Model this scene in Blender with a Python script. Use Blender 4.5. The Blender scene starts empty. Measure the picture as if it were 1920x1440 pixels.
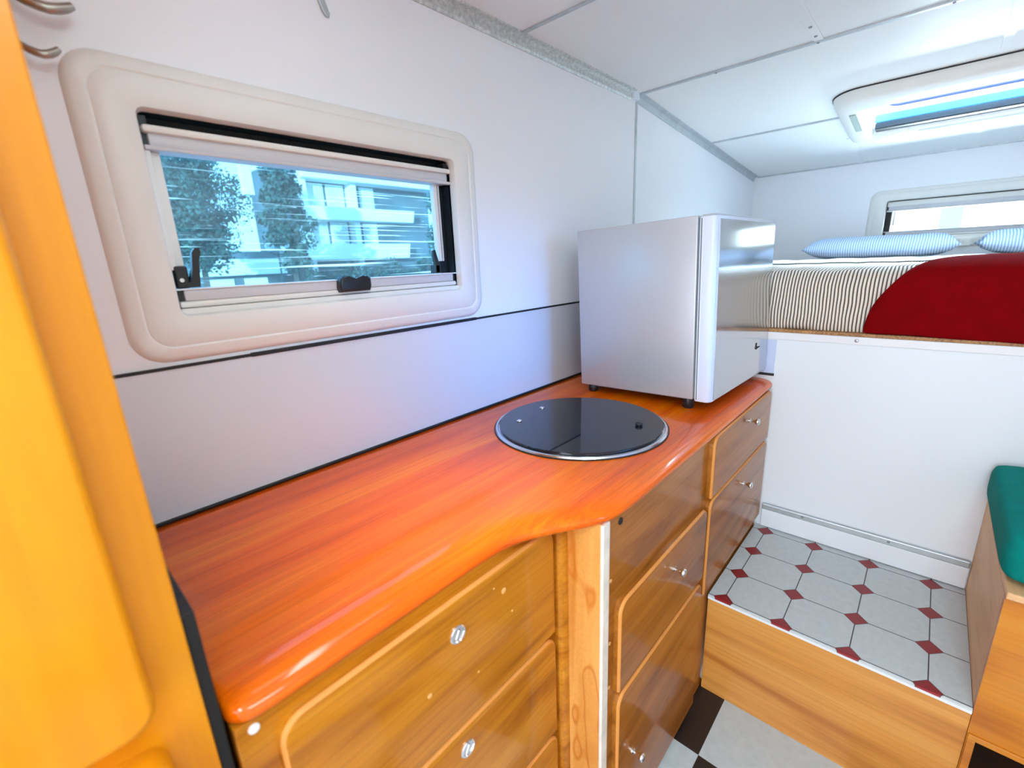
import bpy, bmesh, math, random
from mathutils import Vector, Matrix, noise
random.seed(7)
PI = math.pi
SC = bpy.context.scene
COL = SC.collection

# ------------------------------------------------------------------ camera
cam_d = bpy.data.cameras.new('camera')
cam = bpy.data.objects.new('camera', cam_d); COL.objects.link(cam)
CX = Vector((0.66965, -0.74146, -0.04246)); CY = Vector((0.21953, 0.14300, 0.96507)); CF = Vector((0.70949, 0.65558, -0.25853))
CF.normalize(); CX = (CX - CF*CX.dot(CF)).normalized(); CY = CX.cross(CF)
cam.matrix_world = Matrix(((CX.x, CY.x, -CF.x, 0.0), (CX.y, CY.y, -CF.y, -0.9651), (CX.z, CY.z, -CF.z, 1.3384), (0, 0, 0, 1)))
cam_d.sensor_width = 36.0; cam_d.lens = 853.9/1920*36.0
cam_d.clip_start = 0.02; cam_d.clip_end = 300
cam_d.dof.use_dof = True; cam_d.dof.focus_distance = 1.45; cam_d.dof.aperture_fstop = 3.2
SC.camera = cam
# ------------------------------------------------------------------ colour, world, daylight and added fills
vs = SC.view_settings
vs.view_transform = 'Standard'; vs.look = 'None'; vs.gamma = 1.0; vs.use_curve_mapping = False
vs.exposure = 0.36
SC.cycles.max_bounces = 12; SC.cycles.diffuse_bounces = 6; SC.cycles.transparent_max_bounces = 16
SC.cycles.sample_clamp_indirect = 6.0
w = bpy.data.worlds.new('sky'); SC.world = w; w.use_nodes = True
wt = w.node_tree; wt.nodes.clear()
wo = wt.nodes.new('ShaderNodeOutputWorld'); wb = wt.nodes.new('ShaderNodeBackground')
tcw = wt.nodes.new('ShaderNodeTexCoord'); sx = wt.nodes.new('ShaderNodeSeparateXYZ'); wr = wt.nodes.new('ShaderNodeValToRGB')
wt.links.new(tcw.outputs['Generated'], sx.inputs[0]); wt.links.new(sx.outputs['Z'], wr.inputs[0])
wr.color_ramp.elements[0].position = 0.0; wr.color_ramp.elements[0].color = (0.92, 0.97, 1.0, 1)
wr.color_ramp.elements[1].position = 0.8; wr.color_ramp.elements[1].color = (0.62, 0.82, 1.0, 1)
wt.links.new(wr.outputs[0], wb.inputs[0]); wb.inputs[1].default_value = 3.3
wt.links.new(wb.outputs[0], wo.inputs[0])
def area(name, loc, target, sx_, sy_, power, col):
    d = bpy.data.lights.new(name, 'AREA'); d.shape = 'RECTANGLE'; d.size = sx_; d.size_y = sy_; d.energy = power; d.color = col
    o = bpy.data.objects.new(name, d); COL.objects.link(o); o.location = loc
    o.rotation_euler = (Vector(target)-Vector(loc)).to_track_quat('-Z', 'Y').to_euler()
    return o
area('rear_door_daylight', (-1.55, -1.02, 1.1), (1.5, -0.95, 1.1), 0.9, 1.7, 24.5, (0.71, 0.85, 0.95))
a_ = area('added_blue_fill', (1.02, -2.13, 1.44), (1.00, 0.0, 1.06), 0.64, 0.28, 85.0, (0.05, 0.36, 1.0)); a_.data.spread = math.radians(28)  # narrow blue beam added to tint the left wall and splashback
area('roof_hatch_daylight', (2.60, -1.02, 2.12), (2.50, -1.0, 1.0), 0.60, 0.40, 46.0, (1.0, 0.90, 0.88))
area('added_ceiling_fill', (4.25, -1.02, .98), (2.9, -1.0, 1.80), 0.9, 0.5, 142.0, (1.0, 1.0, 0.98))  # fill added outside the bed window to lift the ceiling; no bonnet there
sun_d = bpy.data.lights.new('sun', 'SUN'); sun_d.energy = 10.0; sun_d.angle = math.radians(1.0); sun_d.color = (1.0, 0.97, 0.92)
sun = bpy.data.objects.new('sun', sun_d); COL.objects.link(sun); sun.location = (0, -20, 40)
sun.rotation_euler = Vector((0.75, 0.65, -0.14)).to_track_quat('-Z', 'Y').to_euler()

# ------------------------------------------------------------------ node helpers
def mat(name):
    m = bpy.data.materials.new(name); m.use_nodes = True
    nt = m.node_tree; b = nt.nodes['Principled BSDF']
    return m, nt, b
def N(nt, t, **kw):
    n = nt.nodes.new('ShaderNode'+t)
    for k, v in kw.items(): setattr(n, k, v)
    return n
def val(b, **kw):
    mp = dict(rough='Roughness', metal='Metallic', spec='Specular IOR Level', coat='Coat Weight', coatr='Coat Roughness', coatior='Coat IOR', ior='IOR', sheen='Sheen Weight')
    for k, v in kw.items(): b.inputs[mp[k]].default_value = v
def rgb(c): return (c[0], c[1], c[2], 1.0)
def s2l(r, g, b):
    f = lambda v: (v/255/12.92) if v/255 <= 0.04045 else ((v/255+0.055)/1.055)**2.4
    return (f(r), f(g), f(b))
def plain(name, c, bumps=0.0, bscale=200.0, var=0.0, vscale=8.0, **kw):
    m, nt, b = mat(name); b.inputs['Base Color'].default_value = rgb(c); val(b, **kw)
    tc = N(nt, 'TexCoord')
    if var:
        n = N(nt, 'TexNoise'); n.inputs['Scale'].default_value = vscale; n.inputs['Detail'].default_value = 4
        nt.links.new(tc.outputs['Object'], n.inputs['Vector'])
        r = N(nt, 'ValToRGB'); r.color_ramp.elements[0].position = .3; r.color_ramp.elements[1].position = .7
        r.color_ramp.elements[0].color = rgb([x*(1-var) for x in c]); r.color_ramp.elements[1].color = rgb([min(1, x*(1+var)) for x in c])
        nt.links.new(n.outputs['Fac'], r.inputs[0]); nt.links.new(r.outputs[0], b.inputs['Base Color'])
    if bumps:
        n2 = N(nt, 'TexNoise'); n2.inputs['Scale'].default_value = bscale; n2.inputs['Detail'].default_value = 3
        nt.links.new(tc.outputs['Object'], n2.inputs['Vector'])
        bp = N(nt, 'Bump'); bp.inputs['Strength'].default_value = bumps; bp.inputs['Distance'].default_value = 0.002
        nt.links.new(n2.outputs['Fac'], bp.inputs['Height']); nt.links.new(bp.outputs[0], b.inputs['Normal'])
    return m
def wood(name, c_lo, c_mid, c_hi, scale=(1.2, 9, 9), fine=(3, 160, 160), finew=0.25, dist=1.2, **kw):
    """varnished timber: broad figure plus fine pores, both stretched along the grain"""
    m, nt, b = mat(name); val(b, **kw)
    tc = N(nt, 'TexCoord'); mp = N(nt, 'Mapping'); mp.inputs['Scale'].default_value = scale
    nt.links.new(tc.outputs['Object'], mp.inputs['Vector'])
    n = N(nt, 'TexNoise'); n.inputs['Scale'].default_value = 1.0; n.inputs['Detail'].default_value = 5; n.inputs['Distortion'].default_value = dist
    nt.links.new(mp.outputs[0], n.inputs['Vector'])
    r = N(nt, 'ValToRGB'); e = r.color_ramp.elements
    e[0].position = .30; e[0].color = rgb(c_lo); e[1].position = .72; e[1].color = rgb(c_hi)
    k = e.new(.5); k.color = rgb(c_mid)
    nt.links.new(n.outputs['Fac'], r.inputs[0])
    mp2 = N(nt, 'Mapping'); mp2.inputs['Scale'].default_value = fine; nt.links.new(tc.outputs['Object'], mp2.inputs['Vector'])
    n2 = N(nt, 'TexNoise'); n2.inputs['Scale'].default_value = 1.0; n2.inputs['Detail'].default_value = 2
    nt.links.new(mp2.outputs[0], n2.inputs['Vector'])
    r2 = N(nt, 'ValToRGB'); r2.color_ramp.elements[0].position = .36; r2.color_ramp.elements[1].position = .56
    r2.color_ramp.elements[0].color = (1-finew*1.6, 1-finew*2.0, 1-finew*2.2, 1); r2.color_ramp.elements[1].color = (1, 1, 1, 1)
    nt.links.new(n2.outputs['Fac'], r2.inputs[0])
    mx = N(nt, 'Mix', data_type='RGBA', blend_type='MULTIPLY'); mx.inputs[0].default_value = 1.0
    nt.links.new(r.outputs[0], mx.inputs[6]); nt.links.new(r2.outputs[0], mx.inputs[7])
    nt.links.new(mx.outputs[2], b.inputs['Base Color'])
    return m, nt, b, mx

M = {}
M['wall'] = plain('wall_panel_white', (0.85, 0.86, 0.90), bumps=.10, bscale=260, rough=.42)
M['ceil'] = plain('ceiling_panel_white', (0.86, 0.86, 0.86), bumps=.10, bscale=240, rough=.45)
M['splash'] = plain('splashback_laminate', (0.66, 0.68, 0.74), bumps=.06, bscale=300, rough=.3, coat=.6, coatr=.16, coatior=1.5)
M['plastic'] = plain('cream_plastic', (0.80, 0.785, 0.75), bumps=.10, bscale=420, rough=.38)
M['white'] = plain('white_paint', (0.78, 0.82, 0.88), rough=.35)
M['grey_rail'] = plain('blind_rail_grey', (0.60, 0.59, 0.62), rough=.4)
M['alu'] = plain('aluminium_trim', (0.50, 0.54, 0.57), rough=.38, metal=.55, var=.08, vscale=30)
M['alu_emb'] = plain('embossed_trim', (0.60, 0.63, 0.62), bumps=1.0, bscale=130, rough=.35, metal=.3, var=.22, vscale=110)
M['black'] = plain('black_rubber', (0.008, 0.008, 0.009), rough=.55)
M['blackpl'] = plain('black_plastic', (0.012, 0.012, 0.014), rough=.35)
M['chrome'] = plain('chrome', (0.82, 0.82, 0.84), metal=1.0, rough=.10)
M['hook'] = plain('worn_hook_metal', (0.42, 0.38, 0.33), metal=.8, rough=.32)
M['screw'] = plain('screw_steel', (0.30, 0.30, 0.33), metal=.9, rough=.35)
M['capwhite'] = plain('white_screw_cap', (0.85, 0.85, 0.82), rough=.5)
M['blue_panel'] = plain('pale_blue_laminate', (0.55, 0.63, 0.86), rough=.4)
M['cloth_red'] = plain('red_fleece', s2l(124, 0, 5), bumps=.6, bscale=320, var=.10, vscale=25, rough=.95, spec=.1)
M['cloth_teal'] = plain('teal_fabric', s2l(0, 128, 121), bumps=.5, bscale=400, var=.08, vscale=40, rough=.9, spec=.15)
M['sheet'] = plain('white_sheet', (0.74, 0.78, 0.84), bumps=.3, bscale=60, rough=.85)
M['ply'] = wood('plywood_edge', s2l(150, 105, 60), s2l(180, 130, 78), s2l(200, 150, 96), rough=.5)[0]

KW = dict(rough=.34, spec=.12, coat=.4, coatr=.10, coatior=1.5)
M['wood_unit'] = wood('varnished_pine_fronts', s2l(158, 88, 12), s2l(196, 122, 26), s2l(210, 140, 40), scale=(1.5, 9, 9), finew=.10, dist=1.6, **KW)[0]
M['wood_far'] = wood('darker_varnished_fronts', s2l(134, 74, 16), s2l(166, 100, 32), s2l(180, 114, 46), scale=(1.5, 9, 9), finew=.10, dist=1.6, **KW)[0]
M['wood_step'] = wood('pine_riser', s2l(182, 110, 42), s2l(214, 146, 66), s2l(222, 162, 84), scale=(8, 1.0, 11), fine=(160, 3, 160), finew=.06, dist=.8, rough=.4, coat=.3, coatr=.2)[0]
M['wood_bench'] = wood('orange_pine_bench', s2l(178, 98, 24), s2l(206, 130, 34), s2l(214, 148, 54), scale=(7, 1.0, 8), fine=(160, 3, 160), finew=.06, rough=.4, coat=.3)[0]
M['wood_side'] = wood('worn_bench_side', s2l(214, 166, 118), s2l(230, 186, 138), s2l(238, 200, 156), scale=(2, 6, 6), finew=.05, rough=.5)[0]
M['wood_tall'] = wood('honey_varnished_pine', s2l(206, 108, 0), s2l(226, 134, 2), s2l(232, 152, 18), scale=(3.5, 5, 1.4), fine=(60, 60, 4), finew=.04, dist=1.0, rough=.35, spec=.2, coat=.4, coatr=.15)[0]
M['routed'] = plain('routed_panel_edge', s2l(214, 142, 72), rough=.4, spec=.2)
M['wood_edge'] = plain('pale_routed_edge', s2l(232, 176, 110), rough=.4)
m, nt, b, mx = wood('worktop_varnished_timber', s2l(198, 70, 0), s2l(232, 94, 0), s2l(244, 120, 0), scale=(1.0, 14, 14), fine=(5, 260, 260), finew=.12, dist=.6, rough=.4, spec=.08, coat=.7, coatr=.09, coatior=1.5)
M['wood_top'] = m
# end post : pale blond wood with brown water stains
m, nt, b, mx = wood('stained_end_post', s2l(206, 128, 48), s2l(232, 164, 84), s2l(240, 184, 110), scale=(6, 9, 1.3), finew=.04, rough=.3, coat=.8, coatr=.1)
tc = N(nt, 'TexCoord'); mp = N(nt, 'Mapping'); mp.inputs['Scale'].default_value = (10, 16, 6); nt.links.new(tc.outputs['Object'], mp.inputs[0])
nz = N(nt, 'TexNoise'); nz.inputs['Scale'].default_value = 1.0; nz.inputs['Detail'].default_value = 1; nt.links.new(mp.outputs[0], nz.inputs['Vector'])
rr = N(nt, 'ValToRGB'); e = rr.color_ramp.elements; e[0].position = .48; e[0].color = (0, 0, 0, 1); e[1].position = .515; e[1].color = (.75, .75, .75, 1)
k = e.new(.54); k.color = (.2, .2, .2, 1); nt.links.new(nz.outputs['Fac'], rr.inputs[0])
m2 = N(nt, 'Mix', data_type='RGBA', blend_type='MIX'); nt.links.new(rr.outputs[0], m2.inputs[0]); nt.links.new(mx.outputs[2], m2.inputs[6])
m2.inputs[7].default_value = rgb(s2l(196, 104, 22)); nt.links.new(m2.outputs[2], b.inputs['Base Color'])
M['wood_post'] = m
# fridge
M['fr_side'] = plain('silver_painted_steel', (0.52, 0.53, 0.56), bumps=.10, bscale=500, rough=.36, metal=.35)
M['fr_door'] = plain('glossy_silver_door', (0.56, 0.56, 0.57), rough=.10, metal=.85)
M['fr_edge'] = plain('pale_silver_plastic', (0.66, 0.70, 0.82), rough=.28)
M['gasket'] = plain('grey_gasket', (0.16, 0.19, 0.22), rough=.5)
# sink glass
M['lid'] = plain('smoked_glass', (0.010, 0.010, 0.014), rough=.05, spec=.35, coat=.5, coatr=.02, coatior=1.5)
M['steel'] = plain('brushed_steel', (0.72, 0.74, 0.78), metal=1.0, rough=.2)

def math_n(nt, op, a, b=None, c=None):
    n = N(nt, 'Math', operation=op)
    for i, v in enumerate((a, b, c)):
        if v is None: continue
        if isinstance(v, (int, float)): n.inputs[i].default_value = v
        else: nt.links.new(v, n.inputs[i])
    return n.outputs[0]
# octagon tile vinyl: object coords, dot grid at (0.0059, -0.0477) from the step's corner
def octa(name, ox, oy, p):
    m, nt, b = mat(name); val(b, rough=.30)
    tc = N(nt, 'TexCoord'); s = N(nt, 'SeparateXYZ'); nt.links.new(tc.outputs['Object'], s.inputs[0])
    def cell(o, off):
        v = math_n(nt, 'ADD', math_n(nt, 'SUBTRACT', o, off), p*100.5)
        return math_n(nt, 'ABSOLUTE', math_n(nt, 'SUBTRACT', math_n(nt, 'MODULO', v, p), p/2))
    u, v = cell(s.outputs['X'], ox), cell(s.outputs['Y'], oy)
    dia = math_n(nt, 'LESS_THAN', math_n(nt, 'ADD', u, v), 0.0265)
    rim = math_n(nt, 'LESS_THAN', math_n(nt, 'ADD', u, v), 0.0285)
    line = math_n(nt, 'LESS_THAN', math_n(nt, 'MINIMUM', u, v), 0.0013)
    dark = math_n(nt, 'MAXIMUM', line, rim)
    nz = N(nt, 'TexNoise'); nz.inputs['Scale'].default_value = 60; nz.inputs['Detail'].default_value = 3; nt.links.new(tc.outputs['Object'], nz.inputs['Vector'])
    r = N(nt, 'ValToRGB'); r.color_ramp.elements[0].color = rgb((0.47, 0.52, 0.55)); r.color_ramp.elements[1].color = rgb((0.62, 0.66, 0.68))
    nt.links.new(nz.outputs['Fac'], r.inputs[0])
    a = N(nt, 'Mix', data_type='RGBA'); nt.links.new(dark, a.inputs[0]); nt.links.new(r.outputs[0], a.inputs[6]); a.inputs[7].default_value = rgb((0.035, 0.03, 0.04))
    c = N(nt, 'Mix', data_type='RGBA'); nt.links.new(dia, c.inputs[0]); nt.links.new(a.outputs[2], c.inputs[6]); c.inputs[7].default_value = rgb(s2l(138, 24, 30))
    nt.links.new(c.outputs[2], b.inputs['Base Color'])
    return m
M['octa'] = octa('octagon_and_dot_vinyl', 0.0059, -0.0477, 0.15)
def checker(name, ox, oy, p):
    m, nt, b = mat(name); val(b, rough=.32)
    tc = N(nt, 'TexCoord'); s = N(nt, 'SeparateXYZ'); nt.links.new(tc.outputs['Object'], s.inputs[0])
    f = lambda o, off: math_n(nt, 'FLOOR', math_n(nt, 'DIVIDE', math_n(nt, 'SUBTRACT', o, off), p))
    sm = math_n(nt, 'ADD', math_n(nt, 'ADD', f(s.outputs['X'], ox), f(s.outputs['Y'], oy)), 200.0)
    k = math_n(nt, 'MODULO', sm, 2.0)
    nz = N(nt, 'TexNoise'); nz.inputs['Scale'].default_value = 45; nz.inputs['Detail'].default_value = 4; nt.links.new(tc.outputs['Object'], nz.inputs['Vector'])
    r = N(nt, 'ValToRGB'); r.color_ramp.elements[0].color = rgb((0.42, 0.49, 0.53)); r.color_ramp.elements[1].color = rgb((0.56, 0.64, 0.68))
    nt.links.new(nz.outputs['Fac'], r.inputs[0])
    a = N(nt, 'Mix', data_type='RGBA'); nt.links.new(k, a.inputs[0]); nt.links.new(r.outputs[0], a.inputs[7]); a.inputs[6].default_value = rgb((0.018, 0.014, 0.014))
    nt.links.new(a.outputs[2], b.inputs['Base Color'])
    return m
M['checker'] = checker('checkerboard_vinyl', 1.014, -0.668, 0.305)
def stripes(name, c1, c2, period, duty, axis='Y', wob=.0012, **kw):
    m, nt, b = mat(name); val(b, **kw)
    tc = N(nt, 'TexCoord'); s = N(nt, 'SeparateXYZ'); nt.links.new(tc.outputs['Object'], s.inputs[0])
    nz = N(nt, 'TexNoise'); nz.inputs['Scale'].default_value = 9; nt.links.new(tc.outputs['Object'], nz.inputs['Vector'])
    off = math_n(nt, 'MULTIPLY', nz.outputs['Fac'], wob*8)
    v = math_n(nt, 'MODULO', math_n(nt, 'ADD', math_n(nt, 'ADD', s.outputs[axis], off), period*1000), period)
    k = N(nt, 'MapRange'); k.inputs['From Min'].default_value = period*(duty-.08); k.inputs['From Max'].default_value = period*(duty+.08); nt.links.new(v, k.inputs['Value'])
    a = N(nt, 'Mix', data_type='RGBA'); nt.links.new(k.outputs[0], a.inputs[0]); a.inputs[6].default_value = rgb(c1); a.inputs[7].default_value = rgb(c2)
    nt.links.new(a.outputs[2], b.inputs['Base Color'])
    return m
M['stripe'] = stripes('ticking_stripe_cotton', s2l(92, 80, 74), s2l(240, 228, 214), 0.0094, .42, rough=.85)
M['pillow'] = stripes('pale_blue_stripe_cotton', s2l(122, 146, 182), s2l(182, 196, 216), 0.0100, .40, rough=.85)
# glazing
def glass(name, tint, scratch=0.0, gl=.06):
    m = bpy.data.materials.new(name); m.use_nodes = True; nt = m.node_tree; nt.nodes.clear()
    out = N(nt, 'OutputMaterial'); tr = N(nt, 'BsdfTransparent'); tr.inputs[0].default_value = rgb(tint)
    g = N(nt, 'BsdfGlossy'); g.inputs['Roughness'].default_value = .03
    mix = N(nt, 'MixShader'); mix.inputs[0].default_value = gl; nt.links.new(tr.outputs[0], mix.inputs[1]); nt.links.new(g.outputs[0], mix.inputs[2])
    last = mix.outputs[0]
    if scratch:
        tc = N(nt, 'TexCoord'); d = N(nt, 'BsdfTranslucent'); d.inputs[0].default_value = (.75, .96, 1, 1)
        dd = N(nt, 'BsdfDiffuse'); dd.inputs[0].default_value = (.75, .96, 1, 1)
        ad = N(nt, 'AddShader'); nt.links.new(d.outputs[0], ad.inputs[0]); nt.links.new(dd.outputs[0], ad.inputs[1])
        acc = None
        for (rot, sc, lo, hi) in ((.06, (2.2, 1, 170), .63, .74), (-.05, (3.5, 1, 260), .62, .74), (.9, (18, 1, 130), .68, .80)):
            mp = N(nt, 'Mapping'); mp.inputs['Rotation'].default_value = (0, rot, 0); mp.inputs['Scale'].default_value = sc
            nt.links.new(tc.outputs['Object'], mp.inputs[0])
            n = N(nt, 'TexNoise'); n.inputs['Scale'].default_value = 1.0; n.inputs['Detail'].default_value = 2; nt.links.new(mp.outputs[0], n.inputs['Vector'])
            k = N(nt, 'MapRange'); k.inputs['From Min'].default_value = lo; k.inputs['From Max'].default_value = hi; nt.links.new(n.outputs['Fac'], k.inputs['Value'])
            acc = k.outputs[0] if acc is None else math_n(nt, 'MAXIMUM', acc, k.outputs[0])
        fac = math_n(nt, 'MULTIPLY_ADD', acc, scratch, .025)
        mx = N(nt, 'MixShader'); nt.links.new(fac, mx.inputs[0]); nt.links.new(last, mx.inputs[1]); nt.links.new(ad.outputs[0], mx.inputs[2]); last = mx.outputs[0]
    nt.links.new(last, out.inputs[0])
    return m
M['pane_cyan'] = glass('scratched_tinted_acrylic', (0.42, 0.72, 0.92), scratch=.42)
M['pane_clear'] = glass('clear_acrylic', (0.86, 0.97, 1.0))
M['pane_blue'] = glass('blue_tinted_dome', (0.72, 0.90, 1.0))
M['pane_smoke'] = glass('smoked_acrylic', (0.11, 0.12, 0.13))  # dark tint holds back the sun at the added right window
# outside
M['render_w'] = plain('white_render', (0.85, 0.84, 0.80), var=.05, vscale=.6, rough=.8)
M['render_g'] = plain('grey_render', (0.11, 0.135, 0.14), var=.25, vscale=.5, rough=.8)
M['curtain'] = plain('net_curtain', (0.70, 0.72, 0.66), var=.12, vscale=3, rough=.8)
M['darkglass'] = plain('dark_window', (0.10, 0.13, 0.15), rough=.1)
M['leaf'] = plain('foliage', (0.045, 0.080, 0.055), var=.75, vscale=2.2, rough=.7)
M['bark'] = plain('bark', (0.10, 0.07, 0.05), rough=.9)
M['ground'] = plain('street_paving', (0.34, 0.36, 0.34), var=.2, vscale=.4, rough=.9)
M['column'] = plain('blue_green_column', (0.015, 0.15, 0.17), rough=.6)

# ------------------------------------------------------------------ mesh helpers
def nb(): return bmesh.new()
def obj(name, bm, material, parent=None, origin=(0, 0, 0), smooth=False, angle=None):
    """vertices arrive in world space; the object's origin is put at `origin` (or its parent's)"""
    if parent is not None:
        o_w = WORLD[parent.name]
    else: o_w = Vector(origin)
    bmesh.ops.recalc_face_normals(bm, faces=bm.faces)
    bmesh.ops.translate(bm, verts=bm.verts, vec=-o_w)
    me = bpy.data.meshes.new(name); bm.to_mesh(me); bm.free()
    if smooth or angle:
        for p in me.polygons: p.use_smooth = True
        if angle:
            try: me.set_sharp_from_angle(angle=math.radians(angle))
            except Exception: pass
    me.materials.append(M[material] if isinstance(material, str) else material)
    o = bpy.data.objects.new(name, me); COL.objects.link(o)
    if parent is not None: o.parent = parent; WORLD[o.name] = o_w
    else: o.location = o_w; WORLD[o.name] = o_w
    return o
WORLD = {}
def tag(o, label, cat, group=None, kind=None):
    if label: o['label'] = label
    if cat: o['category'] = cat
    if group: o['group'] = group
    if kind: o['kind'] = kind
    return o
def thing(name, label, cat, loc, group=None, kind=None):
    o = bpy.data.objects.new(name, None); COL.objects.link(o); o.location = loc; o.empty_display_size = .05
    WORLD[o.name] = Vector(loc)
    return tag(o, label, cat, group, kind)
def struct(name, bm, m, origin=(0, 0, 0), **kw):
    o = obj(name, bm, m, None, origin, **kw); o['kind'] = 'structure'; return o
def box(bm, x0, x1, y0, y1, z0, z1, bev=0.0, seg=2):
    x0, x1 = sorted((x0, x1)); y0, y1 = sorted((y0, y1)); z0, z1 = sorted((z0, z1))
    v = [bm.verts.new((x, y, z)) for x in (x0, x1) for y in (y0, y1) for z in (z0, z1)]
    fs = [bm.faces.new([v[i] for i in q]) for q in ((0, 1, 3, 2), (4, 6, 7, 5), (0, 4, 5, 1), (2, 3, 7, 6), (0, 2, 6, 4), (1, 5, 7, 3))]
    if bev:
        es = list({e for f in fs for e in f.edges})
        bmesh.ops.bevel(bm, geom=es, offset=bev, segments=seg, profile=.5, affect='EDGES')
    return bm
def bx(*a, **k): return box(nb(), *a, **k)
def prism(bm, pts, axis, a0, a1, bev=0.0, seg=2, bevel_on=(1,)):
    """closed outline pts (2D) extruded along axis; chamfer/bullnose at the a1 end (and a0 when listed)"""
    def P(u, v, a):
        return {'x': (a, u, v), 'y': (u, a, v), 'z': (u, v, a)}[axis]
    b0 = [bm.verts.new(P(u, v, a0)) for u, v in pts]; b1 = [bm.verts.new(P(u, v, a1)) for u, v in pts]
    n = len(pts); f0 = bm.faces.new(b0); f1 = bm.faces.new(b1)
    for i in range(n): bm.faces.new((b0[i], b0[(i+1) % n], b1[(i+1) % n], b1[i]))
    if bev:
        es = []
        if 1 in bevel_on: es += list(f1.edges)
        if 0 in bevel_on: es += list(f0.edges)
        bmesh.ops.bevel(bm, geom=es, offset=bev, segments=seg, profile=.5, affect='EDGES')
    return bm
def rrect(u0, u1, v0, v1, r, n=6):
    """rounded rectangle outline; r = one radius or (bottom-left, bottom-right, top-right, top-left)"""
    if not isinstance(r, (tuple, list)): r = (r,)*4
    out = []
    for (cx, cy, rad, a) in ((u0, v0, r[0], PI), (u1, v0, r[1], 1.5*PI), (u1, v1, r[2], 0), (u0, v1, r[3], .5*PI)):
        sxn = 1 if cx == u0 else -1; syn = 1 if cy == v0 else -1
        if rad < 1e-5: out.append((cx, cy)); continue
        for i in range(n+1):
            t = a + .5*PI*i/n
            out.append((cx+sxn*rad+rad*math.cos(t), cy+syn*rad+rad*math.sin(t)))
    return out
def ring_sweep(bm, loops, closed_last=False):
    """skin successive closed loops of equal count"""
    L = [[bm.verts.new(p) for p in l] for l in loops]
    n = len(L[0])
    for a, b in zip(L, L[1:]):
        for i in range(n): bm.faces.new((a[i], a[(i+1) % n], b[(i+1) % n], b[i]))
    return L
def tube(bm, pts, r, seg=10, caps=True):
    pts = [Vector(p) for p in pts]; L = []
    up = Vector((0, 0, 1))
    for i, p in enumerate(pts):
        d = (pts[min(i+1, len(pts)-1)]-pts[max(i-1, 0)]).normalized()
        s = d.cross(up)
        if s.length < 1e-3: s = d.cross(Vector((1, 0, 0)))
        s.normalize(); t = s.cross(d)
        rr = r[i] if isinstance(r, (list, tuple)) else r
        L.append([p+s*rr*math.cos(2*PI*k/seg)+t*rr*math.sin(2*PI*k/seg) for k in range(seg)])
    V = ring_sweep(bm, L)
    if caps: bm.faces.new(V[0]); bm.faces.new(V[-1])
    return bm
def lathe(bm, prof, c, axis='z', seg=32, sign=1):
    """prof: (radius, height along axis); axis direction sign"""
    c = Vector(c); L = []
    for r, h in prof:
        l = []
        for k in range(seg):
            a = 2*PI*k/seg; u, v = r*math.cos(a), r*math.sin(a)
            l.append(c + {'z': Vector((u, v, h*sign)), 'y': Vector((u, h*sign, v)), 'x': Vector((h*sign, u, v))}[axis])
        L.append(l)
    V = ring_sweep(bm, L)
    if prof[0][0] > 1e-6: bm.faces.new(V[0])
    if prof[-1][0] > 1e-6: bm.faces.new(V[-1])
    return bm
def wall_with_hole(bm, axis, a0, a1, u0, u1, v0, v1, hu0, hu1, hv0, hv1):
    """slab between a0..a1 along axis with a rectangular through hole"""
    for (p, q, r, s) in ((u0, hu0, v0, v1), (hu1, u1, v0, v1), (hu0, hu1, v0, hv0), (hu0, hu1, hv1, v1)):
        if axis == 'y': box(bm, p, q, a0, a1, r, s)
        else: box(bm, a0, a1, p, q, r, s)
    return bm

W = -2.04                       # right wall
Hc = .911                       # worktop
CEIL = 1.948; XA = 1.832; XF = 3.462; ZF = 1.802
# ------------------------------------------------------------------ the room
struct('floor', bx(-1.4, 1.26, W, 0.0, -.05, 0.0), 'checker')
bm = nb(); wall_with_hole(bm, 'y', 0.0, .045, -1.4, XF+.05, -.05, 2.02, .2, .85, 1.27, 1.597); struct('wall_left', bm, 'wall')
bm = nb(); wall_with_hole(bm, 'y', W-.045, W, -1.4, XF+.05, -.05, 2.02, .70, 1.35, 1.27, 1.597); struct('wall_right', bm, 'wall')
bm = nb(); wall_with_hole(bm, 'x', XF, XF+.045, W, 0.0, .9, 2.02, -1.335, -.705, 1.37, 1.577); struct('wall_front', bm, 'wall')
bm = nb(); wall_with_hole(bm, 'x', -1.445, -1.4, W, 0.0, -.05, 2.02, -1.36, -.66, 0.02, 1.86); struct('wall_back', bm, 'wall')
bm = nb(); box(bm, -1.4, XA, W, 0.0, CEIL, CEIL+.04)
SL = (ZF-CEIL)/(XF-XA)
def zs(x): return CEIL + SL*(x-XA)
def slab(bm, x0, x1, y0, y1, t0=0.0, t1=.04):
    v = [bm.verts.new((x, y, zs(x)+t)) for x in (x0, x1) for y in (y0, y1) for t in (t0, t1)]
    for q in ((0, 1, 3, 2), (4, 6, 7, 5), (0, 4, 5, 1), (2, 3, 7, 6), (0, 2, 6, 4), (1, 5, 7, 3)): bm.faces.new([v[i] for i in q])
HX0, HX1, HY0, HY1 = 2.36, 2.82, -1.40, -.64
slab(bm, XA, HX0, W, 0.0); slab(bm, HX1, XF, W, 0.0); slab(bm, HX0, HX1, W, HY0); slab(bm, HX0, HX1, HY1, 0.0)
struct('ceiling', bm, 'ceil')
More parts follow.
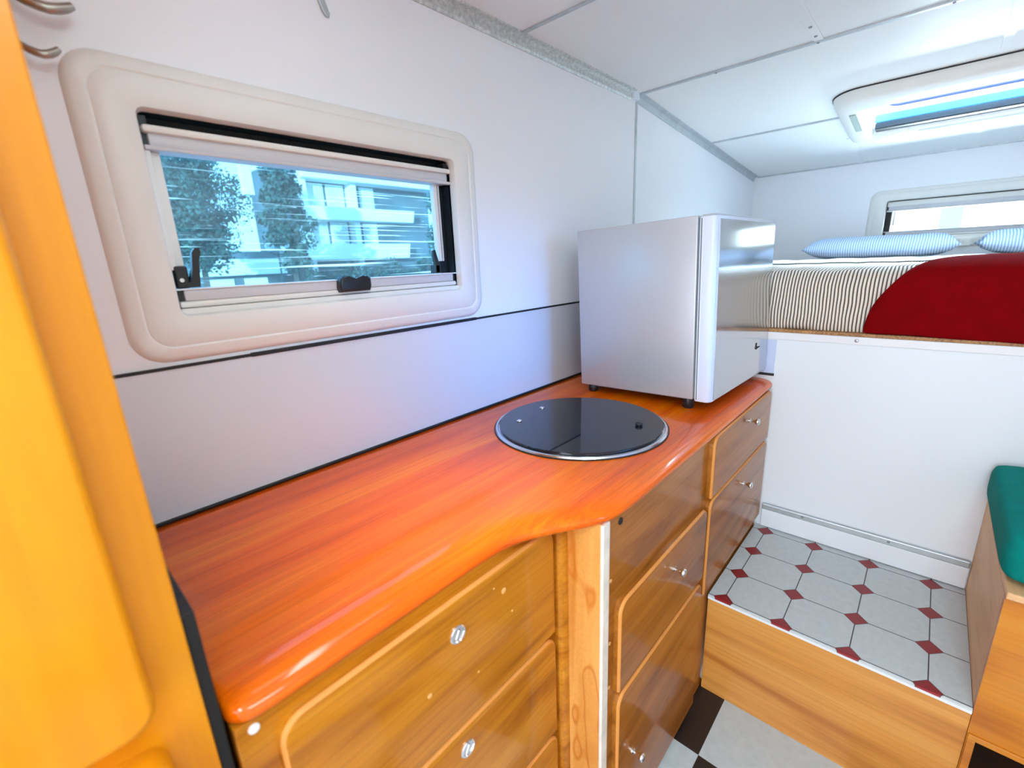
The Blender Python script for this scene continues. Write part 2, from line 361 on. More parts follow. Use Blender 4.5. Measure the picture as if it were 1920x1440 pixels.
# battens on walls and ceiling
tn = 0
def trim(bm, m='alu', **kw):
    global tn; tn += 1
    return struct('trim_%d' % tn, bm, m, **kw)
bm = nb(); prism(bm, [(0, CEIL-.030), (-.004, CEIL-.030), (-.008, CEIL-.024), (-.008, CEIL-.010), (-.016, CEIL-.004), (-.030, CEIL-.004), (-.030, CEIL), (0, CEIL)], 'x', -.6, XA-.05); trim(bm, 'alu_emb')
trim(bx(XA-.05, XA-.004, -.016, 0, CEIL-.026, CEIL), 'white')
bm = nb()
v = []
for x in (XA, XF-.03):
    v.append([bm.verts.new((x, y, zs(x)+t)) for y, t in ((0, 0), (0, -.030), (-.005, -.030), (-.009, -.010), (-.026, -.005), (-.026, 0))])
for i in range(6): bm.faces.new((v[0][i], v[0][(i+1) % 6], v[1][(i+1) % 6], v[1][i]))
bm.faces.new(v[0]); bm.faces.new(v[1]); trim(bm, 'alu')
trim(bx(XA-.006, XA+.006, -.004, 0, 1.19, CEIL-.02, bev=.001), 'alu')
trim(bx(1.115, 1.127, W, -.03, CEIL-.005, CEIL, bev=.0015), 'alu')
trim(bx(XA-.007, XA+.007, W, -.02, CEIL-.006, CEIL+.003, bev=.0015), 'alu')
trim(bx(-1.38, XA-.008, -.615, -.590, CEIL-.004, CEIL, bev=.001), 'ceil')
bm = nb(); slab(bm, 2.582, 2.594, -.575, -.02, -.005, 0); trim(bm, 'alu')
bm = nb(); slab(bm, 2.93, XF-.01, -.572, -.548, -.004, 0); trim(bm, 'ceil')
bm = nb(); slab(bm, 2.93, XF-.01, -1.030, -1.006, -.004, 0); trim(bm, 'ceil')
bm = nb(); slab(bm, XA+.01, 2.26, -1.038, -1.014, -.004, 0); trim(bm, 'ceil')
bm = nb(); slab(bm, XF-.012, XF, W, -.02, -.006, 0); trim(bm, 'alu')
bm = nb()
for xx, yy in ((XA, -.30), (XA, -.60), (XA, -.9)): lathe(bm, [(.004, 0), (.003, .0025), (0, .003)], (xx, yy, CEIL-.006), 'z', 10, -1)
for xx, yy in ((1.70, -.602), (1.78, -.602)): lathe(bm, [(.005, 0), (.004, .0025), (0, .003)], (xx, yy, CEIL-.004), 'z', 10, -1)
trim(bm, 'screw')

# ------------------------------------------------------------------ framed acrylic windows
def window(name, axis, wall, sgn, u0, u1, v0, v1, mg, pane, detail=True):
    """opening u0..u1 x v0..v1 in a wall plane; sgn = direction into the room along axis"""
    loc = (u0, wall, v0) if axis == 'y' else (wall, u0, v0)
    t = thing(name, None, None, loc, kind='structure')
    A = lambda d: wall + sgn*d                      # d>0: towards the room
    def P(u, d, v): return (u, A(d), v) if axis == 'y' else (A(d), u, v)
    def B(u_0, u_1, d0, d1, v_0, v_1, bev=0.0):
        return bx(u_0, u_1, A(d0), A(d1), v_0, v_1, bev=bev) if axis == 'y' else bx(A(d0), A(d1), u_0, u_1, v_0, v_1, bev=bev)
    def loop(mu0, mu1, mv0, mv1, r, d): return [P(u, d, v) for u, v in rrect(u0-mu0, u1+mu1, v0-mv0, v1+mv1, r, 8)]
    ml, mr, mb, mt = mg
    bm = nb()
    k = .62
    L = [loop(ml, mr, mb, mt, .05, 0.0), loop(ml-.003, mr-.003, mb-.003, mt-.003, .048, .006), loop(ml-.010, mr-.010, mb-.010, mt-.010, .044, .010),
         loop(ml*k+.006, mr*k+.006, mb*k+.006, mt*k+.006, .036, .0125), loop(ml*k+.003, mr*k+.003, mb*k+.003, mt*k+.003, .034, .0105), loop(ml*k, mr*k, mb*k, mt*k, .032, .0125),
         loop(.010, .010, .010, .010, .016, .015), loop(.003, .003, .003, .003, .013, .012), loop(0, 0, 0, 0, .012, .002), loop(0, 0, 0, 0, .012, -.012)]
    ring_sweep(bm, L); obj('window_frame', bm, 'plastic', t, smooth=True, angle=40)
    bm = nb(); ring_sweep(bm, [loop(0.0, 0.0, 0.0, 0.0, .012, -.006), loop(0, 0, 0, 0, .012, -.044)]); obj('rubber_seal', bm, 'black', t, smooth=True)
    bm = nb(); ring_sweep(bm, [loop(.004, .004, .004, .004, .012, -.044), loop(-.004, -.004, -.004, -.004, .01, -.044), loop(-.004, -.004, -.004, -.004, .01, -.052), loop(.004, .004, .004, .004, .012, -.052)]); obj('outer_rim', bm, 'blackpl', t)
    bm = nb()
    for (a, b_, c, d) in ((u0, u1, v1-.034, v1), (u0, u1, v0, v0+.030), (u0, u0+.004, v0+.030, v1-.034), (u1-.026, u1, v0+.030, v1-.034)):
        if axis == 'y': box(bm, a, b_, A(-.0455), A(-.0405), c, d)
        else: box(bm, A(-.0455), A(-.0405), a, b_, c, d)
    obj('black_surround', bm, 'black', t)
    bm = B(u0+.002, u1-.002, -.050, -.046, v0+.002, v1-.002); obj('pane', bm, pane, t)
    for ua in (u0+.0005, u1-.0135):
        for va, vb in ((v1-.056, v1-.004), (v0+.022, v0+.041)): obj('corner_block', B(ua, ua+.013, -.0395, -.012, va, vb), 'blackpl', t)
    # blind cassette at the top, lower rail, side guides
    bm = B(u0+.010, u1-.010, -.034, -.004, v1-.050, v1-.030, bev=.003); c = obj('blind_cassette', bm, 'grey_rail', t, smooth=True, angle=40)
    top_ = .019 if axis == 'y' else .003
    bm = B(u0+.003, u1-.003, -.030, .004 if axis == 'y' else -.004, v1-.031, v1-top_, bev=.005); obj('blind_roller', bm, 'plastic', c, smooth=True, angle=40)
    bm = B(u0+.002, u1-.002, -.038, .000, v1-.056, v1-.049, bev=.002); obj('pull_bar', bm, 'grey_rail', c)
    bm = B(u0+.012, u1-.012, -.034, -.006, v0+.022, v0+.041, bev=.002); r = obj('lower_rail', bm, 'grey_rail', t, smooth=True, angle=40)
    bm = B(u0+.001, u1-.001, -.041, .002, v0-.001, v0+.0095, bev=.002); obj('sill', bm, 'plastic', t)
    bm = B(u0+.002, u1-.002, -.036, -.004, v0+.010, v0+.022, bev=.005); obj('rail_lip', bm, 'plastic', r, smooth=True, angle=40)
    bm = B(u0+.001, u1-.001, -.040, -.003, v0+.041, v0+.0435); obj('white_bead', bm, 'white', r)
    for a, b_ in ((u0+.001, u0+.010), (u0+.012, u0+.024), (u1-.044, u1-.034), (u1-.030, u1-.026)):
        bm = B(a, b_, -.036, -.008 if a < u0+.01 else -.020, v0+.075, v1-.056, bev=.001); obj('side_guide', bm, 'plastic' if a != u1-.030 else 'grey_rail', t)
    return t, P, B
w1, P, B = window('window_1', 'y', 0.0, -1, .2045, .8466, 1.274, 1.594, (.0815, .082, .079, .073), 'pane_cyan')
# stays and catch of the kitchen window
def stay(u, flip):
    bm = nb(); box(bm, *sorted((u, u+.020*flip)), .006, .030, 1.318, 1.356, bev=.003)
    o = obj('window_stay', bm, 'blackpl', w1)
    bm = nb(); prism(bm, [(u+flip*a, b) for a, b in ((.012, 1.319), (.034, 1.319), (.036, 1.335), (.040, 1.365), (.045, 1.380), (.043, 1.385), (.037, 1.386), (.031, 1.378), (.027, 1.350), (.022, 1.330), (.014, 1.325))], 'y', .004, .018, bev=.002)
    obj('lever', bm, 'blackpl', o, smooth=True, angle=40)
    bm = nb(); lathe(bm, [(.0045, 0), (.0035, .003), (0, .003)], (u+.008*flip, .006, 1.332), 'y', 12, -1); obj('pivot_screw', bm, 'chrome', o)
stay(.209, 1); 
bm = nb(); box(bm, .778, .792, .006, .030, 1.319, 1.340, bev=.002); o = obj('window_stay', bm, 'blackpl', w1)
bm = nb(); prism(bm, [(.795, 1.320), (.790, 1.345), (.783, 1.368), (.780, 1.378), (.774, 1.376), (.774, 1.366), (.778, 1.345), (.780, 1.320)], 'y', .006, .016, bev=.002); obj('lever', bm, 'blackpl', o, smooth=True, angle=40)
bm = nb(); prism(bm, [(.500, 1.290), (.570, 1.290), (.574, 1.300), (.574, 1.318), (.566, 1.324), (.556, 1.319), (.536, 1.318), (.518, 1.319), (.508, 1.324), (.500, 1.317), (.498, 1.300)], 'y', .014, -.014, bev=.005, seg=3); obj('catch', bm, 'blackpl', w1, smooth=True, angle=50)
w2, P2, B2 = window('window_2', 'x', XF, -1, -1.335, -.705, 1.37, 1.577, (.08, .08, .055, .06), 'pane_clear')
bm = bx(XF-.030, XF-.006, -1.075, -1.030, 1.318, 1.358, bev=.004); obj('catch', bm, 'plastic', w2)
w3, P3, B3 = window('added_window_3', 'y', W, 1, .70, 1.35, 1.274, 1.594, (.0815, .082, .079, .073), 'pane_smoke')  # unseen opposite window, added as a source of side light

# ------------------------------------------------------------------ roof hatch over the bed
rh = thing('roof_hatch', 'white rounded roof hatch frame in the sloping ceiling above the bed', 'roof hatch', (2.6, -1.02, zs(2.6)))
def hl(x0, x1, y0, y1, r, d): return [(x, y, zs(x)-d) for x, y in rrect(x0, x1, y0, y1, r, 8)]
bm = nb(); ring_sweep(bm, [hl(2.30, 2.945, -1.470, -.570, .10, 0), hl(2.29, 2.955, -1.475, -.565, .10, .004), hl(2.285, 2.945, -1.470, -.570, .10, .022), hl(2.295, 2.925, -1.455, -.585, .09, .042), hl(2.32, 2.90, -1.430, -.610, .08, .050),
    hl(2.385, 2.775, -1.380, -.660, .016, .052), hl(2.392, 2.768, -1.374, -.666, .012, .046), hl(2.400, 2.76, -1.366, -.674, .012, -.045)])
obj('hatch_frame', bm, 'plastic', rh, smooth=True, angle=50)
bm = nb(); ring_sweep(bm, [hl(2.298, 2.947, -1.472, -.568, .10, .0055), hl(2.2885, 2.957, -1.477, -.563, .10, .0045), hl(2.288, 2.958, -1.478, -.562, .10, .0005)]); obj('frame_seal', bm, 'black', rh)
bm = nb()
vv = [bm.verts.new((x, y, zs(x)+t)) for x in (2.392, 2.768) for y in (-1.374, -.666) for t in (.046, .052)]
for q in ((0, 1, 3, 2), (4, 6, 7, 5), (0, 4, 5, 1), (2, 3, 7, 6), (0, 2, 6, 4), (1, 5, 7, 3)): bm.faces.new([vv[i] for i in q])
obj('dome', bm, 'pane_blue', rh)
bm = nb(); tube(bm, hl(2.43, 2.66, -1.34, -.725, .04, -.030)+hl(2.43, 2.66, -1.34, -.725, .04, -.030)[:1], .010, 8); obj('dome_rim', bm, plain('violet_grey_seal', (0.10, 0.11, 0.28), rough=.4), rh, smooth=True)
def hbox(x0, x1, y0, y1, d0, d1, bev=0):
    bm = nb(); v = [bm.verts.new((x, y, zs(x)-d)) for x in (x0, x1) for y in (y0, y1) for d in (d0, d1)]
    fs = [bm.faces.new([v[i] for i in q]) for q in ((0, 1, 3, 2), (4, 6, 7, 5), (0, 4, 5, 1), (2, 3, 7, 6), (0, 2, 6, 4), (1, 5, 7, 3))]
    if bev: bmesh.ops.bevel(bm, geom=list(bm.edges), offset=bev, segments=2, affect='EDGES')
    return bm
obj('blind_bar', hbox(2.715, 2.762, -1.364, -.676, .012, .040, .004), plain('grey_blind_bar', (0.045, 0.055, 0.07), rough=.5), rh)
obj('screen_bar', hbox(2.690, 2.700, -1.364, -.676, -.01, .02, .002), plain('blue_screen_edge', (0.10, 0.42, 0.72), rough=.4), rh)
obj('pull_handle', hbox(2.79, 2.806, -1.30, -.82, .050, .058, .003), 'white', rh)
obj('latch', hbox(2.42, 2.65, -.640, -.618, .049, .055, .002), plain('greenish_latch', (0.36, 0.42, 0.38), rough=.5), rh)

# ------------------------------------------------------------------ splashback and seals
t = thing('splashback', 'low white laminate panel on the wall behind the orange worktop', 'splashback', (.06, 0, Hc))
obj('panel', bx(.06, 1.715, -.004, -.0003, Hc+.004, 1.183), 'splash', t)
obj('lower_seal', bx(.06, 1.715, -.010, -.0003, Hc+.0005, Hc+.0060, bev=.001), 'black', t)
bm = nb(); box(bm, .06, .30, -.006, -.0003, 1.1835, 1.1885); box(bm, .30, .90, -.0075, -.0003, 1.1825, 1.1900, bev=.001); box(bm, .90, 1.715, -.006, -.0003, 1.1832, 1.1885, bev=.001); obj('upper_seal', bm, 'black', t)

# ------------------------------------------------------------------ worktop
front = [(.058, -.468), (.0595, -.480), (.064, -.490), (.072, -.498), (.086, -.503), (.16, -.504), (.40, -.504), (.455, -.507), (.495, -.517), (.53, -.535), (.565, -.556), (.60, -.580), (.635, -.597), (.675, -.605), (.75, -.607), (1.2, -.607), (1.700, -.604), (1.719, -.600)]
for _ in range(2):
    q = [front[0]]
    for a, b_ in zip(front, front[1:]):
        a, b_ = Vector(a), Vector(b_); q += [tuple(a*.75+b_*.25), tuple(a*.25+b_*.75)]
    front = q + [front[-1]]
zb, zt = Hc-.031, Hc
sec = [(.012, zb), (.005, zb+.0025), (.001, zb+.007), (0, zb+.012)]
sec += [(.052*(1-math.cos(math.radians(a))), zb+.012+(zt-zb-.012)*math.sin(math.radians(a))) for a in (12, 24, 36, 48, 57, 65, 72, 78, 84, 90)]
bm = nb(); rows = []
for k, (x, y) in enumerate(front):
    nrm = Vector((0, 1))
    r = [(x, -.004, zb)]
    for d, z in sec: r.append((max(.058, min(1.719, x+nrm.x*d)), y+nrm.y*d, z))
    r.append((r[-1][0], -.03, zt)); r.append((x, -.004, zt)); rows.append([bm.verts.new(p) for p in r])
for a, b_ in zip(rows, rows[1:]):
    n = len(a)
    for m_ in range(n): bm.faces.new((a[m_], a[(m_+1) % n], b_[(m_+1) % n], b_[m_]))
bm.faces.new(rows[0]); bm.faces.new(rows[-1])
wt_o = obj('worktop', bm, 'wood_top', None, (.058, -.25, Hc-.031), smooth=True)
tag(wt_o, 'long glossy orange timber worktop with a curved front edge running along the left wall', 'worktop')
wn = wt_o.modifiers.new('wn', 'WEIGHTED_NORMAL'); wn.weight = 100

# ------------------------------------------------------------------ drawer units
def panel(name, par, x0, x1, z0, z1, yb, th, rt=.03, rb=.004, m='wood_unit', ins=.006, em='routed'):
    bm = nb(); out = rrect(x0, x1, z0, z1, (rb, rb, rt, rt), 6)
    L = [[(u, yb, v) for u, v in out], [(u, yb-th+ins, v) for u, v in out]]
    def inset(d):
        return rrect(x0+d, x1-d, z0+d, z1-d, (max(rb-d, .0012), max(rb-d, .0012), max(rt-d, .002), max(rt-d, .002)), 6)
    for a in (20, 45, 70, 90):
        d = ins*(1-math.cos(math.radians(a))); h = ins*math.sin(math.radians(a))
        L.append([(u, yb-th+ins-h, v) for u, v in inset(d+.0001)])
    V = ring_sweep(bm, L); bm.faces.new(V[0]); bm.faces.new(V[-1])
    nn = len(out)
    bm.faces.ensure_lookup_table()
    for fi, f in enumerate(bm.faces): f.material_index = 1 if nn <= fi < nn*4 else 0
    o = obj(name, bm, m, par, smooth=True, angle=30); o.data.materials.append(M[em]); return o
def knob(par, x, y, z, s=1.0):
    bm = nb(); lathe(bm, [(.0075*s, 0), (.0075*s, .002), (.0040*s, .004), (.0035*s, .012), (.0065*s, .016), (.0095*s, .020), (.0100*s, .024), (.0080*s, .027), (.003*s, .0285), (0, .0285)], (x, y, z), 'y', 24, -1)
    return obj('knob', bm, 'chrome', par, smooth=True, angle=50)
near = thing('drawer_unit', 'golden pine drawer unit with round flush locks, beside the tall cabinet', 'drawer unit', (.34, -.25, 0), 'pine drawer units under the worktop')
obj('carcase', bx(.062, .604, -.493, -.012, 0, Hc-.0315, bev=.002), 'wood_unit', near)
for i, (z0, z1) in enumerate(((.625, .862), (.375, .620), (.06, .370))):
    p = panel('drawer', near, .098, .592, z0, z1, -.493, .015)
    if i < 2:
        z = (.801, .575)[i]
        bm = nb(); lathe(bm, [(.0150, 0), (.0150, .002), (.0135, .0035), (.0112, .0035), (.0105, .0015)], (.349, -.508, z), 'y', 28, -1); lk = obj('lock', bm, 'chrome', p, smooth=True, angle=40)
        bm = nb(); lathe(bm, [(.0108, 0), (.0108, .0012), (0, .0012)], (.349, -.508, z), 'y', 24, -1); obj('barrel', bm, 'blackpl', lk)
        bm = nb(); prism(bm, [(.3435, z-.0055), (.3475, z-.007), (.3545, z+.0055), (.3505, z+.007)], 'y', -.5088, -.511, bev=.0005); obj('keyway', bm, 'chrome', lk)
bm = nb(); lathe(bm, [(.0060, 0), (.0055, .0016), (.0, .002)], (.080, -.493, .868), 'y', 16, -1); obj('screw_cap', bm, 'capwhite', near)
for x, z, r in ((.290, .735, .004), (.452, .812, .0055), (.43, .83, .002), (.385, .70, .002), (.47, .76, .002)):
    bm = nb(); lathe(bm, [(r, 0), (r*.8, .0005), (0, .0006)], (x, -.508, z), 'y', 10, -1); obj('varnish_chip', bm, 'wood_edge', near)

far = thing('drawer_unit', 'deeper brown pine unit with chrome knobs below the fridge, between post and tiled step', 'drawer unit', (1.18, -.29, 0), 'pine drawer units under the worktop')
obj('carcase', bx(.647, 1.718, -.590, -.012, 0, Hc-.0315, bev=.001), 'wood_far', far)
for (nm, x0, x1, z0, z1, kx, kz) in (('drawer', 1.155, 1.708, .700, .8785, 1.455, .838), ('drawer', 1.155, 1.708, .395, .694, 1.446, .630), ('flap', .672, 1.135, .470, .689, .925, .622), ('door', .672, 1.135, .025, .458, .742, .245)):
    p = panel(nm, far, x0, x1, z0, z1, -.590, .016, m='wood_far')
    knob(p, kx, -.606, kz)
bm = nb(); box(bm, .626, .6465, -.588, -.508, 0, Hc-.0315, bev=.001); obj('end_post', bm, 'wood_post', far)
bm = nb(); box(bm, .6245, .6475, -.5935, -.5865, 0, Hc-.0315, bev=.0015); obj('worn_edge', bm, plain('bare_pale_edge', (0.80, 0.74, 0.66), var=.12, vscale=30, rough=.5), far)
bm = nb(); prism(bm, [(.604, -.480), (.604, -.500), (.607, -.507), (.613, -.512), (.620, -.514), (.6265, -.514), (.6265, -.480)], 'z', 0, Hc-.0315); obj('corner_bead', bm, 'wood_unit', far, smooth=True, angle=40)
bm = nb()
lathe(bm, [(.0075, 0), (.0075, .002), (.005, .0025), (0, .0010)], (.690, -.590, .858), 'y', 16, -1); obj('keyhole', bm, 'black', far)
for z in (.745, .60, .49): bm = nb(); lathe(bm, [(.0042, 0), (.0038, .001), (0, .0014)], (.657, -.590, z), 'y', 12, -1); obj('screw_cap', bm, 'wood_edge', far)

# ------------------------------------------------------------------ tall cabinet, close on the left
tall = thing('tall_cabinet', 'tall honey pine cabinet with rounded raised doors, close by at the left edge', 'cabinet', (-.45, -.25, 0))
obj('carcase', bx(-.95, .046, -.493, -.001, 0, CEIL-.004, bev=.0015), 'wood_tall', tall)
panel('door', tall, -.50, .0120, .968, 1.90, -.493, .036, rt=.03, rb=.022, m='wood_tall', ins=.006, em='wood_tall')
panel('door', tall, -.50, .0120, .10, .925, -.493, .036, rt=.022, rb=.02, m='wood_tall', ins=.006, em='wood_tall')
e_p = thing('end_strip', 'thin black strip sealing the gap between tall cabinet and worktop end', 'trim strip', (.052, -.25, 0))
obj('strip', bx(.0465, .0575, -.486, -.0105, 0, 1.030, bev=.001), 'black', e_p)
obj('strip_cap', bx(.0465, .0570, -.10, -.0105, 1.0305, 1.036, bev=.001), 'white', e_p)

# ------------------------------------------------------------------ sink with smoked glass lid
SXY = (.958, -.318)
sk = thing('sink', 'round sink under a smoked black glass lid with steel rim, in front of the fridge', 'sink', (SXY[0], SXY[1], Hc))
bm = nb(); lathe(bm, [(.2175, .0005), (.2235, .0005), (.2245, .003), (.2225, .0062), (.2175, .0068), (.2160, .005)], (SXY[0], SXY[1], Hc), 'z', 96); obj('rim', bm, 'steel', sk, smooth=True, angle=40)
bm = nb(); lathe(bm, [(.2255, .0004), (.2275, .0006), (.2275, .0022), (.2248, .0028)], (SXY[0], SXY[1], Hc), 'z', 96); obj('rim_seal', bm, 'black', sk)
bm = nb(); lathe(bm, [(.0, .0008), (.2100, .0008), (.2135, .004), (.2135, .0110), (.2120, .0125), (.0, .0125)], (SXY[0], SXY[1], Hc), 'z', 96); ld = obj('glass_lid', bm, 'lid', sk, smooth=True, angle=30)
for (x, y) in ((.862, -.190), (.985, -.170)):
    bm = nb(); lathe(bm, [(.0075, 0), (.0072, .0025), (.004, .0045), (0, .005)], (x, y, Hc+.0125), 'z', 16); obj('hinge_screw', bm, 'chrome', ld, smooth=True)
bm = nb(); lathe(bm, [(.009, 0), (.0085, .003), (.0095, .006), (.008, .008), (0, .0085)], (1.015, -.460, Hc+.0125), 'z', 18); obj('lid_knob', bm, 'blackpl', ld, smooth=True)

# ------------------------------------------------------------------ bar fridge
FR = thing('fridge', 'silver bar fridge with mirror-like door, standing on the far end of the worktop', 'fridge', (1.235, -.330, Hc))
def rotfr(bm, pivot=(1.230, -.54), yaw=math.radians(-1.8), tilt=math.radians(-1.7)):
    R_ = Matrix.Rotation(yaw, 4, 'Z'); T = Matrix.Translation((pivot[0], pivot[1], 0))
    T2 = Matrix.Translation((0, -.135, fz0)); R2 = Matrix.Rotation(tilt, 4, 'X')
    bmesh.ops.transform(bm, matrix=T @ R_ @ T.inverted() @ T2 @ R2 @ T2.inverted(), verts=bm.verts); return bm
fz0, fz1 = Hc+.020, Hc+.511
obj('body', rotfr(bx(1.228, 1.700, -.512, -.135, fz0+.004, fz1, bev=.004)), 'fr_side', FR, smooth=True, angle=40)
obj('gasket', rotfr(bx(1.232, 1.696, -.5178, -.5121, fz0+.008, fz1-.006)), 'gasket', FR)
bm = nb(); prism(bm, [(1.2275, -.518), (1.712, -.518), (1.712, -.550), (1.706, -.558), (1.698, -.560), (1.246, -.560), (1.238, -.5585), (1.231, -.554), (1.2275, -.547)], 'z', fz0, fz1-.004, bev=.003, seg=2, bevel_on=(0, 1))
dr = obj('door', rotfr(bm), 'fr_edge', FR, smooth=True, angle=40)
bm = nb(); prism(bm, rrect(1.2475, 1.7095, fz0+.004, fz1-.012, .004, 3), 'y', -.5599, -.5615, bev=.0007); obj('door_face', rotfr(bm), 'fr_door', dr)
obj('top_edge', rotfr(bx(1.232, 1.704, -.557, -.521, fz1-.0045, fz1+.0005, bev=.001)), 'fr_side', dr)
for yv in (-.5195, -.5250): obj('gasket_lip', rotfr(bx(1.2262, 1.2276, yv-.0010, yv+.0010, fz0+.006, fz1-.008)), 'white', dr)
obj('gasket_groove', rotfr(bx(1.2268, 1.2276, -.5238, -.5208, fz0+.006, fz1-.008)), 'gasket', dr)
bm = nb()
# small maker's mark near the lower right of the door
tube(bm, [(1.585, -.5625, Hc+.112), (1.590, -.5625, Hc+.128), (1.594, -.5625, Hc+.130), (1.596, -.5625, Hc+.118), (1.592, -.5625, Hc+.110), (1.600, -.5625, Hc+.114)], .0012, 6)
tube(bm, [(1.606, -.5625, Hc+.113), (1.612, -.5625, Hc+.116)], .0012, 6); tube(bm, [(1.618, -.5625, Hc+.113), (1.624, -.5625, Hc+.115)], .0012, 6)
obj('badge', rotfr(bm), 'blackpl', dr)
for x, y, h in ((1.262, -.488, .0345), (1.665, -.495, .0345), (1.262, -.17, .0245), (1.665, -.17, .0245)):
    bm = nb(); lathe(bm, [(.013, 0), (.016, .004), (.016, h-.004), (.014, h)], (x, y, Hc+.0002), 'z', 20); obj('foot', bm, 'blackpl', FR, smooth=True, angle=40)
bm = rotfr(bx(1.240, 1.690, -.505, -.14, fz0-.000, fz0+.003)); obj('base_plate', bm, 'gasket', FR)

# ------------------------------------------------------------------ bed base, bulkhead, step
BX = 1.721
bb = thing('bed_base', 'white raised bed base with metal edge trim, behind the tiled step', 'bed base', (BX, -1.02, .35))
bm = nb(); box(bm, BX, BX+.02, W+.002, -.0105, 0, 1.063); obj('front_panel', bm, 'white', bb)
obj('deck', bx(BX+.002, XF-.002, W+.002, -.0035, 1.0635, 1.0835, bev=.001), 'ply', bb)
bm = nb()
prism(bm, [(W+.003, 1.050), (-.02, 1.050), (-.02, 1.0735), (W+.003, 1.0735)], 'x', BX-.0002, BX-.0045, bev=.001)
et = obj('edge_trim', bm, plain('white_metal_angle', (0.82, 0.81, 0.85), rough=.35), bb)
for y in (-.35, -.815, -1.30, -1.75):
    bm = nb(); lathe(bm, [(.0055, 0), (.0045, .0022), (0, .0028)], (BX-.0045, y, 1.062), 'x', 14, -1); obj('screw', bm, 'screw', et)
tb = thing('corner_panel', 'narrow pale blue panel strip between fridge door and white bed base', 'panel', (BX-.003, -.60, Hc))
obj('strip', bx(BX-.004, BX-.0005, -.600, -.30, Hc+.020, 1.046, bev=.0008), 'blue_panel', tb)
obj('strip_gasket', bx(BX-.006, BX-.0005, -.602, -.30, Hc+.012, Hc+.0195), 'black', tb)
bs = nb(); box(bs, BX-.012, BX-.0005, -1.160, -.612, .3535, .422, bev=.002); bo = struct('baseboard_front', bs, 'white')
bm = nb()
box(bm, BX-.014, BX-.0005, -1.160, -.612, .4225, .4440, bev=.003); cap = obj('cap_strip', bm, 'alu', bo)
for y in (-.74, -.975): bm = nb(); lathe(bm, [(.0045, 0), (.0035, .002), (0, .0025)], (BX-.014, y, .434), 'x', 12, -1); obj('screw', bm, 'screw', cap)

ST = (1.226, -.59, 0)
st = thing('floor_step', 'wooden step topped with white octagon vinyl and red diamonds', 'step', ST)
obj('riser', bx(1.228, 1.250, -1.162, -.5955, 0.0005, .3475, bev=.001), 'wood_step', st)
obj('inner_frame', bx(1.252, 1.718, -1.160, -.610, 0.0005, .345), 'wood_step', st)
bm = nb(); prism(bm, [(1.7205, .3462), (1.7205, .3505), (1.2290, .3505), (1.2262, .3490), (1.2255, .3460), (1.2255, .338), (1.2278, .338), (1.2278, .3462)], 'y', -1.1615, -.5955); obj('vinyl_top', bm, 'octa', st)
obj('edge_bead', bx(1.2243, 1.2256, -1.1615, -.5955, .3375, .3445, bev=.0004), 'white', st)

# ------------------------------------------------------------------ bench and cushion on the right
be = thing('bench_seat', 'pine box bench with an open cupboard hole, right of the tiled step', 'bench', (1.47, -1.6, 0))
ny0, ny1, nz0, nz1 = -1.62, -1.174, .02, .279
bm = nb()
for (a, b_, c, d) in ((-2.036, ny0, 0.0005, .640), (ny1, -1.1625, 0.0005, .640), (ny0, ny1, nz1, .640), (ny0, ny1, .0005, nz0)): box(bm, 1.226, 1.244, a, b_, c, d)
bmesh.ops.remove_doubles(bm, verts=bm.verts, dist=1e-5); obj('front_panel', bm, 'wood_bench', be)
obj('side_panel', bx(1.2445, 1.7195, -1.1800, -1.1625, .0005, .640), 'wood_side', be)
obj('top', bx(1.222, 1.7195, -2.036, -1.1625, .6402, .656, bev=.003), 'wood_side', be)
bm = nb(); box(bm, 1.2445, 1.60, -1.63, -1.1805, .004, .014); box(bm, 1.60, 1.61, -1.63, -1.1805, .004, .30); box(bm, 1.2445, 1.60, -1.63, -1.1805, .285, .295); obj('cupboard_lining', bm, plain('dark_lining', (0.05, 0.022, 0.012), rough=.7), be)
bm = nb()
for (a, b_, c, d) in ((ny0-.02, ny1+.0105, nz1-.004, nz1+.010), (ny1-.003, ny1+.0105, nz0, nz1-.0045)): box(bm, 1.220, 1.2258, a, b_, c, d, bev=.0015)
obj('opening_frame', bm, 'wood_bench', be)

def soft_box(x0, x1, y0, y1, z0, z1, r, nx=14, ny=20, nz=5, amp=.004, seed=0, puff=.0):
    bm = nb(); bmesh.ops.create_cube(bm, size=1.0)
    bmesh.ops.subdivide_edges(bm, edges=bm.edges, cuts=11, use_grid_fill=True)
    cx, cy, cz = (x0+x1)/2, (y0+y1)/2, (z0+z1)/2; hx, hy, hz = (x1-x0)/2, (y1-y0)/2, (z1-z0)/2
    for v in bm.verts:
        p = Vector((v.co.x*2*hx, v.co.y*2*hy, v.co.z*2*hz))
        q = Vector((max(-hx+r, min(hx-r, p.x)), max(-hy+r, min(hy-r, p.y)), max(-hz+r, min(hz-r, p.z))))
        d = p-q
        if d.length > 1e-6:
            d = d.normalized()*r; p = q+d
        n_ = noise.noise(Vector((p.x*6+seed, p.y*6, p.z*6)))
        k = (1-(p.x/hx)**2)*(1-(p.y/hy)**2)
        p += Vector((0, 0, (1 if p.z > 0 else 0)*(puff*max(0, k)))) + (d.normalized() if d.length > 1e-6 else Vector((0, 0, 0)))*amp*n_*(1 if p.z > -hz+r else 0)
        v.co = p+Vector((cx, cy, cz))
    return bm
bm = soft_box(1.236, 1.716, -2.03, -1.150, .6575, .770, .032, amp=.004, seed=3, puff=.012)
cu = obj('seat_cushion', bm, 'cloth_teal', None, (1.475, -1.58, .6568), smooth=True); tag(cu, 'thick teal seat cushion on the pine bench at the right edge', 'cushion')
md = cu.modifiers.new('sub', 'SUBSURF'); md.levels = 1; md.render_levels = 1

